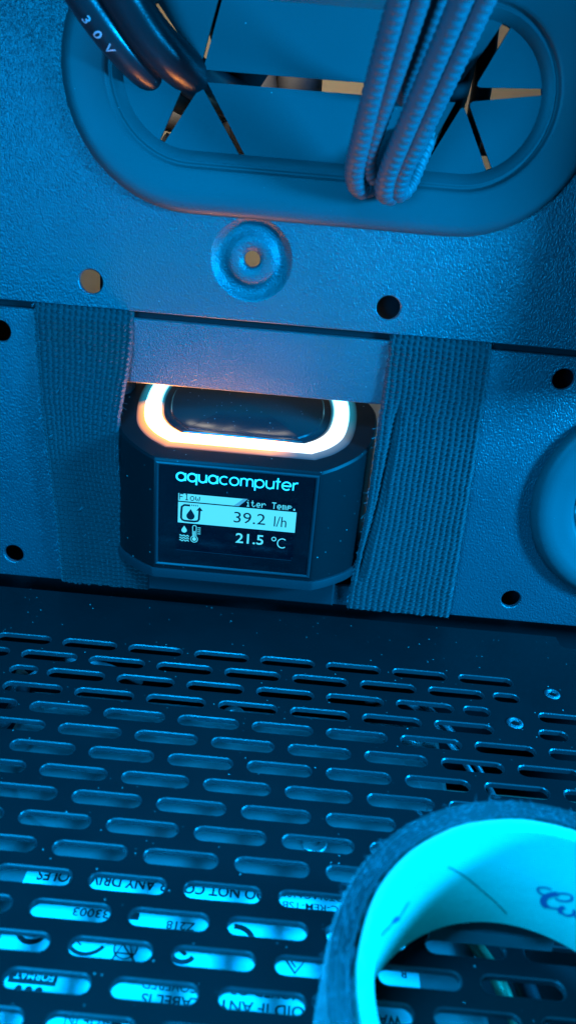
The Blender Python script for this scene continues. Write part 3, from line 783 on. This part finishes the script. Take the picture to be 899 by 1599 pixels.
# handwriting and winding seam inside the core
def fcore(u, v, h): return rp(RIN-h, R(u), v)
def cr(pts, n=5):
    return [(p.x, p.y) for p in smooth_half(pts, n)]
def pen(pts, w): 
    # ribbon in (arc length, height) space so that the stroke keeps its width
    k = R(1)*RIN
    return ribbon([(-a*k, b) for a, b in cr(pts)], w, lambda u, v, h: fcore(-u/k, v, h), 0.008)
parts = [([(74.6, 1.13), (76.8, 1.13), (78.8, 1.09), (79.0, 1.03), (77.8, 0.97), (75.7, 0.95)], 0.035),
         ([(72.1, 0.97), (70.4, 0.95), (68.1, 1.0), (67.0, 1.06), (66.8, 1.12), (67.7, 1.17), (69.7, 1.15), (71.9, 1.09)], 0.04),
         ([(71.9, 1.09), (73.9, 1.01), (75.3, 0.93), (75.6, 0.82), (74.7, 0.73), (73.2, 0.70)], 0.10),
         ([(73.2, 0.70), (70.9, 0.73), (69.4, 0.76)], 0.04),
         ([(67.8, 0.85), (68.8, 0.8), (68.9, 0.73), (67.7, 0.68)], 0.075), ([(67.7, 0.68), (65.6, 0.7), (64.2, 0.78), (64.1, 0.86), (65.1, 0.87)], 0.045),
         ([(64.0, 0.80), (62, 0.74), (60, 0.8), (59, 0.9), (57.5, 0.8), (55, 0.72), (53, 0.8)], 0.045)]
V, F = [], []
for p_, w in parts:
    v2, f2 = pen(p_, w); k = len(V); V += v2; F += [tuple(i+k for i in t) for t in f2]
obj('handwriting', V, F, M['card_ink'], core)
V, F = pen([(134.6, 1.40), (136.2, 1.33), (137.4, 1.24), (139.5, 1.22), (142.8, 1.36), (143.6, 1.33), (141, 1.20), (138.5, 1.14), (142.9, 1.28), (146.3, 1.32), (153.7, 1.55)], 0.05)
obj('pen_mark', V, F, M['card_ink'], core)
V, F = pen([(117.6, 1.70), (110.4, 1.39), (99.9, 0.89), (91.6, 0.52), (86.5, 0.28)], 0.018)
obj('winding_seam', V, F, M['drive_dark'], core)
# loose tail of tape folded under the far side, on which the roll leans
V, F = [], []
for i in range(9):
    x = 2.6+i*0.25; z = 0.30+0.02*math.sin(i)
    for (y, zz) in ((-7.10, z), (-6.62, z+0.05), (-6.62, 0.012), (-7.10, 0.012)): V.append((x, y, zz))
for i in range(8):
    for k in range(4): F.append((i*4+k, i*4+(k+1) % 4, i*4+4+(k+1) % 4, i*4+4+k))
F += [(0, 1, 2, 3), (32, 33, 34, 35)]
obj('tape_tail', V, F, M['strap'], roll)

# ------------------------------------------------------------------ hard drive under the shroud
ZD = -1.5
dr_ = thing('hard_drive', 'silver hard drive with white label seen through the shroud slots', 'hard drive')
def fd(u, v, d): return (u, v, ZD-d)
V, F = plate_geo(('rect', -6.3, 3.85, -14.7, 0.0), [], 2.5, fd, 0.12, 8)
obj('casing', V, F, M['drive'], dr_)
V, F = plate_geo(('stad', -1.2, -2.6, 2.6, 1.9), [], 0.06, lambda u, v, d: (u, v, ZD+0.06-d), 0.04, 16)
obj('cover', V, F, M['drive'], dr_)
for (x, y) in ((0.84, -4.06), (-5.7, -0.5), (3.3, -0.5), (-5.7, -4.3), (3.3, -4.3), (-1.2, -0.35), (-5.7, -8.4), (3.3, -8.4)):
    V, F = [], []
    prof = [(0.27, 0.0), (0.27, 0.03), (0.24, 0.05), (0.12, 0.05), (0.10, 0.01), (0.0, 0.01)]
    zb = ZD+0.06 if abs(x-0.84) < .1 or abs(y+0.35) < .1 else ZD
    for (r, z) in prof:
        for i in range(18): V.append((x+r*math.cos(i*math.pi/9), y+r*math.sin(i*math.pi/9), zb+z))
    for a in range(len(prof)-1):
        for i in range(18): F.append((a*18+i, a*18+(i+1) % 18, a*18+18+(i+1) % 18, a*18+18+i))
    obj('screw', V, F, M['drive'], dr_)
V, F = plate_geo(('rect', -4.62, 2.72, -13.4, -5.12), [], 0.004, lambda u, v, d: (u, v, ZD+0.012-d), 0.001, 8)
lab = obj('label', V, F, M['label'], dr_); lab['label'] = 'white printed label, upside down from here'
def fl(u, v, h=0): return (u, v, ZD+0.017+h)
def ltext(s_, x_right, y_base, w, hgt, bold=0.01, m=None, h=0):
    """text that reads upside down from here: it starts at x_right and runs to the left"""
    tv, tf = text_mesh(s_, w, hgt, bold)
    return obj('lettering', [fl(x_right-a, y_base-b, h) for a, b in tv], tf, m or M['label_ink'], lab)
def lstroke(strokes, name='emblem', m=None):
    V, F = [], []
    for q, w in strokes: ribbon(q, w, lambda u, v, h: fl(u, v), 0, False, V, F)
    return obj(name, V, F, m or M['label_ink'], lab)
ltext('DO NOT COVER ANY DRIVE HOLES', -0.05, -5.24, 4.35, 0.24, 0.02)
ltext('DT01ACA100', 1.40, -5.20, 1.15, 0.15); ltext('C-REM-TSB', 1.32, -5.44, 1.05, 0.15)
ltext('033003', -2.72, -5.98, 0.80, 0.17); ltext('Z218', -1.28, -6.07, 0.52, 0.17, 0.015)
ltext('Color Ed.', -1.0, -5.84, 1.1, 0.13); ltext('Toshiba', 0.55, -5.82, 0.9, 0.14)
def lquad(x0, x1, y0, y1, name='print_block', m=None, h=0): return obj(name, [fl(x0, y0, h), fl(x1, y0, h), fl(x1, y1, h), fl(x0, y1, h)], [(0, 1, 2, 3)], m or M['label_ink'], lab)
lquad(-2.72, -2.32, -6.12, -5.98)
lstroke([(arc(-0.55, -6.42, 0.36, 20, 95, 10), 0.10)])
lstroke([(arc(-4.10, -6.45, 0.28, 190, 350, 14), [0.03, 0.05, 0.07, 0.08, 0.09, 0.1, 0.1, 0.1, 0.1, 0.09, 0.08, 0.07, 0.06, 0.04, 0.03]), (arc(-4.2, -6.42, 0.05, 0, 360, 10), 0.03), (arc(-4.02, -6.42, 0.05, 0, 360, 10), 0.03)])
lstroke([(arc(-3.12, -6.50, 0.36, 180, 330, 12), 0.07), ([(-3.48, -6.5), (-3.1, -6.42), (-2.8, -6.52)], 0.06), ([(-3.44, -6.52), (-3.2, -6.7)], 0.03)])
lstroke([([(-2.62, -6.95), (-2.42, -6.45), (-2.22, -6.95)], 0.03), ([(-2.58, -6.5), (-2.15, -6.98)], 0.03), ([(-2.6, -6.78), (-2.25, -6.78)], 0.03), (arc(-2.42, -6.68, 0.2, 0, 360, 16), 0.025)])
lstroke([(arc(-1.42, -6.62, 0.22, 60, 330, 14), 0.09), ([(-1.60, -6.52), (-1.36, -6.70)], 0.07)])
lstroke([([(-0.85, -6.50), (-0.55, -6.42)], 0.12), ([(-0.35, -6.50), (-0.05, -6.42)], 0.12)])
lstroke([([(0.32, -6.52), (0.55, -6.85), (0.78, -6.52), (0.32, -6.52), (0.42, -6.65)], 0.05), ([(0.44, -6.58), (0.56, -6.74)], 0.03)])
lquad(-4.22, -3.42, -7.47, -7.20, h=0.0); ltext('FORMAT', -3.48, -7.26, 0.66, 0.14, 0.01, M['label'], 0.003)
for k in range(3):
    V, F = [], []; pts = arc(-4.0+k*0.17, -7.56, 0.06, 0, 360, 12)[:-1]
    obj('print_dot', [fl(a, b) for a, b in pts], [tuple(range(12))], M['label_ink'], lab)
ltext('LABEL IS', -1.02, -7.44, 0.95, 0.19, 0.02); ltext('COVERED', -1.05, -7.20, 0.95, 0.17, 0.01)
ltext('REMOVED OR', 0.95, -7.17, 1.5, 0.16, 0.015); ltext('VOID IF ANY', 0.92, -7.42, 1.62, 0.20, 0.02)
ltext('WARRANTY', 2.35, -7.42, 1.25, 0.2, 0.02); ltext('R', 2.5, -6.6, 0.12, 0.15)
lquad(1.4, 2.0, -7.9, -7.7); ltext('MADE IN', -2.2, -7.9, 0.9, 0.17)
# thin cables beside and over the drive
def under(path, rad, m, label):
    cable('chamber_cable', path, rad, M[m], label, group='cables in the chamber under the shroud', seg=10, sub=6)
under([(2.2, 1.2, -1.9), (2.9, 0.1, -0.9), (3.5, -0.8, -0.75), (4.3, -1.7, -1.2), (5.4, -2.3, -2.6)], 0.07, 'pale_cable', 'thin pale cable crossing under the slots right of the middle')
under([(2.5, 1.3, -2.2), (3.2, 0.3, -1.0), (3.85, -0.6, -0.9), (4.6, -1.4, -1.4), (5.6, -2.0, -2.8)], 0.07, 'pale_cable', 'second thin pale cable crossing under the slots right of the middle')
under([(-8.5, -1.0, -3.0), (-6.6, -0.7, -1.1), (-5.6, 0.2, -0.8), (-4.7, 0.9, -1.3), (-4, 2.0, -2.6)], 0.09, 'pale_cable', 'pale cable bending over the left back corner of the hard drive')
under([(-7.5, -6.0, -2.6), (-6.7, -3.4, -1.1), (-6.2, -1.7, -0.9), (-6.4, -0.2, -1.2), (-7.2, 1.6, -2.4)], 0.16, 'pvc', 'black cable running along the left side of the hard drive')
under([(4.4, -7.6, -1.6), (4.0, -6.6, -1.3), (3.7, -5.6, -1.6), (3.9, -4.6, -2.4)], 0.13, 'brass', 'brass coloured cable seen through the tape roll')
under([(5.2, -10, -1.8), (4.7, -8, -1.4), (4.5, -6, -1.5), (4.8, -3, -2.5)], 0.2, 'pvc', 'black cable running along the right side of the hard drive')
